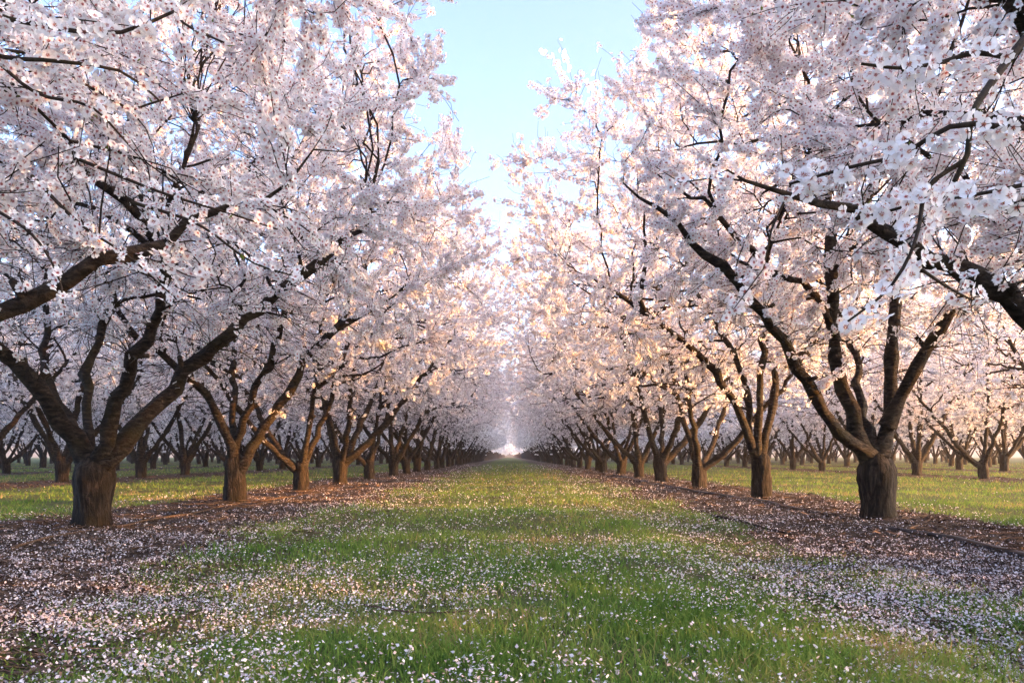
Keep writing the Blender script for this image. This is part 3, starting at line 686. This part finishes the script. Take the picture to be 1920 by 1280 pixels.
def blades(sel, two):
    if two:
        V = np.stack([B0[sel] - A[sel], B0[sel] + A[sel], M1[sel] + A[sel] * .8, M1[sel] - A[sel] * .8, T1[sel]], 1); k = 5
        b = np.arange(sel.sum()) * 5
        return V.reshape(-1, 3), b[:, None] + np.array([0, 1, 2, 3]), b[:, None] + np.array([3, 2, 4]), np.repeat(tint[sel], 5)
    V = np.stack([B0[sel] - A[sel], B0[sel] + A[sel], T1[sel]], 1); b = np.arange(sel.sum()) * 3
    return V.reshape(-1, 3), None, b[:, None] + np.array([0, 1, 2]), np.repeat(tint[sel], 3)
v1, q1, t1, c1 = blades(near, True); v2, _, t2, c2 = blades(~near, False)
go = obj('grass', mesh('grass', np.concatenate([v1, v2]), [q1, t1, t2 + len(v1)], [M_GRASS], {'tint': np.concatenate([c1, c2])}))
tag(go, 'short green grass growing along the aisle and side lanes', None, None, 'stuff')

# fallen petals
def petal_density(x, y):
    ax = np.abs(x); m = mulch_of(x, y)
    dn = 0.43 + 0.36 * np.exp(-((ax - 1.75) / 0.65) ** 2) + 0.55 * np.exp(-((ax - 2.6) / 0.7) ** 2)
    dn = np.where(ax > 3.2, 0.40 + 0.30 * m, dn)
    dn = np.where(ax > 5.2, 0.03 + 0.10 * m, dn)
    return dn * np.clip(0.56 + 0.38 * patch(x, y, 2.2, 31) + 0.45 * patch(x, y, 8, 32), 0.06, 1.2)
x, y = spread(420000, 1.6, 60)
k = rg.random(len(x)) < petal_density(x, y) * np.where(y < 6, 0.78, np.where(y < 20, 0.62, 0.5)); x, y = x[k], y[k]; n = len(x)
g_here = lane_density(x, y)
pos = np.stack([x, y, gz(x, y) + 0.006 + (1 - g_here) * rg.random(n) * 0.022 + g_here * rg.random(n) ** 1.2 * 0.055], -1)
nv = nrm(np.stack([rg.normal(0, .7, n), rg.normal(0, .7, n), np.ones(n)], -1)); A_, B_ = basis(nv, rg)
s = ((0.0023 + 0.0046 * rg.random(n) ** 1.5) * np.maximum(1, y / 4.0) ** 0.5)[:, None]
V = np.stack([pos - A_ * s * 1.3 + nv * s * .3, pos - B_ * s * .85 + A_ * s * .25 - nv * s * .25, pos + A_ * s * 1.15 + nv * s * .2, pos + B_ * s * .85 + A_ * s * .15 + nv * s * .35], 1)
F = (np.arange(n) * 4)[:, None] + np.arange(4)
po = obj('fallen_petals', mesh('fallen_petals', V.reshape(-1, 3), [F], [M_FALLEN], {'tint': np.repeat(rg.random(n), 4)}))
tag(po, 'fallen white petals scattered over grass and bare soil', None, None, 'stuff')

# wood chips, bark crumbs and dry stems on the bare strips
x, y = spread(150000, 1.8, 50)
m = mulch_of(x, y); track = np.exp(-((np.abs(x) - 1.6) / 0.35) ** 2)
k = rg.random(len(x)) < np.maximum(m, 0.35 * track * (np.abs(x) < 3.6)); x, y = x[k], y[k]; n = len(x)
a = rg.normal(1.57, 1.1, n); L = rg.gamma(2.0, 0.014, n) * np.maximum(1, y / 6) ** .5 + 0.008; W = rg.uniform(0.0015, 0.005, n) * np.maximum(1, y / 5) ** .6
dv = np.stack([np.cos(a), np.sin(a), rg.normal(0, .22, n)], -1); sv = np.stack([-np.sin(a), np.cos(a), rg.normal(0, .5, n)], -1)
pos = np.stack([x, y, gz(x, y) + 0.004 + 0.014 * rg.random(n)], -1)
V = np.stack([pos - dv * L[:, None] - sv * W[:, None], pos - dv * L[:, None] + sv * W[:, None], pos + dv * L[:, None] + sv * W[:, None] * .6, pos + dv * L[:, None] - sv * W[:, None] * .6], 1)
co = obj('wood_chips', mesh('wood_chips', V.reshape(-1, 3), [(np.arange(n) * 4)[:, None] + np.arange(4)], [M_CHIP], {'tint': np.repeat(np.clip(rg.normal(.45, .25, n), 0, 1), 4)}))
tag(co, 'brown wood chips and bark crumbs on the strips under the trees', None, None, 'stuff')

def strand(pts, r0, r1, n, sides, lift=0.012, seed=0):
    r = np.random.default_rng(seed); c = resample(pts, n)
    c[:, :2] += r.normal(0, 0.006, (n, 2)); c[:, 2] = gz(c[:, 0], c[:, 1]) + lift + np.abs(r.normal(0, 0.004, n))
    return c, np.linspace(r0, r1, n)
cs, rs = [], []
for i in range(330):
    side = rg.choice((-1, 1)); yy = rg.uniform(4.2, 17) ; xx = side * rg.normal(3.55, 0.45); L = rg.uniform(.18, .75); a = rg.normal(1.57, .55)
    p = np.array([xx, yy, 0]); dvec = np.array([math.cos(a), math.sin(a), 0]); sv = np.array([-dvec[1], dvec[0], 0]) * rg.normal(0, .08)
    c, r = strand([p, p + dvec * L * .5 + sv, p + dvec * L], rg.uniform(.0025, .006), .0015, 8, 4, 0.015 + .03 * rg.random(), i); cs.append(c); rs.append(r)
V, F = tubes(np.array(cs), np.array(rs), 4)
so = obj('dry_straw', mesh('dry_straw', V, F, [M_STICK], smooth=True)); tag(so, 'dry brown straw and stems strewn along the tree rows', None, None, 'stuff')

def lying(name, px_pts, r0, r1, mat, label, cat, lift=None, n=24, sides=8, wob=0.006, seed=1):
    pts = []
    for px, py in px_pts:
        d = FPX * CAMH / (py - HY)
        for _ in range(3): d = FPX * (CAMH - float(gz((px - CX) / FPX * d, d)) - r0) / (py - HY)
        pts.append(P(px, py, d))
    c = resample(pts, n); r = np.random.default_rng(seed)
    c[:, :2] += r.normal(0, wob, (n, 2)); R = np.linspace(r0, r1, n) * (1 + 0.06 * r.standard_normal(n) * (mat is not M_HOSE))
    c[:, 2] = gz(c[:, 0], c[:, 1]) + (R.max() * 0.8 + 0.010 if lift is None else lift)
    if mat is M_HOSE: c[:, 2] += -0.013 + 0.016 * np.sin(np.linspace(0, 21, n)) * np.sin(np.linspace(1, 9, n))
    o_c = c.mean(0); V, F = tubes((c - o_c)[None], R[None], sides)
    F.append(np.arange(sides)[None, :]); F.append(np.arange((n - 1) * sides, n * sides)[None, ::-1])
    o = obj(name, mesh(name, V, F, [mat], smooth=True), None, o_c); return tag(o, label, cat)
lying('irrigation_hose', [(1150, 890), (1230, 903), (1290, 918), (1345, 925), (1440, 940), (1560, 962), (1640, 984), (1790, 1008), (1925, 1042), (2050, 1075)], 0.019, 0.019, M_HOSE,
      'black irrigation hose lying along the right tree row', 'hose', n=60, sides=10, wob=.008)
lying('dry_branch', [(217, 990), (300, 972), (400, 953), (480, 941), (567, 927)], .013, .007, M_STICK, 'long pale dry branch on the ground between the two nearest left trees', 'branch', n=30)
lying('dry_branch', [(20, 1030), (80, 1012), (140, 1000), (205, 992)], .011, .006, M_STICK, 'dry brown branch lying before the base of the far left tree', 'branch', seed=4)
lying('fallen_stick', [(1335, 967), (1385, 977), (1430, 990), (1490, 1004)], .014, .008, M_LIMB, 'dark fallen stick among petals before the second right tree', 'stick', seed=2)
lying('dry_twig', [(680, 1143), (760, 1158), (830, 1160), (905, 1154)], .0045, .0025, M_STICK, 'thin dry stem lying in the grass of the aisle', 'stem', 0.03, seed=3)
lying('bark_chunk', [(392, 979), (405, 976), (420, 972)], .018, .012, M_STICK, 'short orange-brown chunk of wood beside the long dry branch', 'wood', n=8, seed=6)

# ------------------------------------------------------------------ the orchard going on in the distance, read as one mass, and the air in between
rg = np.random.default_rng(300)
cs = []
for rx_ in np.concatenate([ROW_X, [-52.5, -59.5, 55, 62]]):
    for yy in np.arange(110, 236, 4.2):
        if abs(rx_) < 0.85 * yy: cs.append((rx_, yy))
for rx_ in (-10.5, -3.6, 3.6, 13.0):
    for yy in np.arange(236, 620, 4.2): cs.append((rx_ + rg.uniform(-.3, .3), yy))
cs = np.array(cs); per = 55; n = len(cs) * per
u = nrm(rg.standard_normal((n, 3))) * rg.uniform(0.55, 1, (n, 1))
end = np.repeat(cs[:, 1] > 238, per)[:, None]
pos = np.repeat(np.c_[cs, np.full(len(cs), 3.8)], per, 0) + u * np.array([3.7, 2.4, 2.3]); nv = nrm(rg.standard_normal((n, 3)) + u)
V, F, r, t = place('quad', pos, nv, np.where(end[:, 0], 0.36, 0.28), rg)
tc_ = np.stack([np.c_[cs, np.zeros(len(cs))], np.c_[cs, np.full(len(cs), 2.4)]], 1)
tv, tf = tubes(tc_, np.tile([0.18, 0.13], (len(cs), 1)), 5)
fo = obj('distant_orchard', mesh('distant_orchard', np.concatenate([V, tv]), [F, tf[0] + len(V)], [M_PETAL, M_TRUNK], {'rad': np.concatenate([r, np.zeros(len(tv))]), 'tint': np.concatenate([t, np.zeros(len(tv))])},
         np.concatenate([np.zeros(len(F), int), np.ones(len(tf[0]), int)])))
tag(fo, 'blossoming orchard fading into one pale mass at the end of the aisle', None, None, 'stuff')
hx = np.linspace(-900, 900, 121); hy = np.array([625, 632, 650, 690, 780, 900.0]); HX, HYY = np.meshgrid(hx, hy)  # invented rise of land, sized to block the bright sky gap between the rows
prof = np.array([-0.5, 7, 17, 23, 20, -0.5])[:, None] * (1 + 0.18 * np.sin(HX / 70) + 0.12 * np.sin(HX / 23 + 1) + 0.06 * np.sin(HX / 7.0))
ii = np.arange(HX.size).reshape(HX.shape)
ridge_m, nt, out = new_mat('added wooded rise')
tcx = N(nt, 'ShaderNodeTexCoord').outputs['Object']
bs = N(nt, 'ShaderNodeBsdfDiffuse'); nt.links.new(ramp(nt, noise(nt, tcx, 0.12, 5), [(0.35, (0.10, 0.10, 0.09)), (0.65, (0.22, 0.20, 0.19))]), bs.inputs[0]); nt.links.new(bs.outputs[0], out.inputs[0])
ro = obj('added_hill', mesh('added_hill', np.stack([HX, HYY, prof], -1).reshape(-1, 3), [np.stack([ii[:-1, :-1], ii[:-1, 1:], ii[1:, 1:], ii[1:, :-1]], -1).reshape(-1, 4)], [ridge_m], smooth=True))
tag(ro, 'low hazy rise of land added to cover the bright gap at the end of the aisle', None, None, 'structure')
HAZE = 0.0007
if HAZE:
    m, nt, out = new_mat('haze air')
    pv = N(nt, 'ShaderNodeVolumePrincipled'); pv.inputs['Color'].default_value = (0.86, 0.89, 0.97, 1); pv.inputs['Density'].default_value = HAZE
    pv.inputs['Anisotropy'].default_value = 0.2
    nt.links.new(pv.outputs[0], out.inputs['Volume'])
    a, b = np.array([-1520, -320, -1.2]), np.array([1520, 2020, 34.0])
    V = np.array([[x, y, z] for z in (a[2], b[2]) for y in (a[1], b[1]) for x in (a[0], b[0])])
    ho = obj('haze', mesh('haze', V, [np.array([(0, 2, 3, 1), (4, 5, 7, 6), (0, 1, 5, 4), (2, 6, 7, 3), (0, 4, 6, 2), (1, 3, 7, 5)])], [m]))
    tag(ho, 'thin pale evening haze filling the orchard air', None, None, 'stuff')
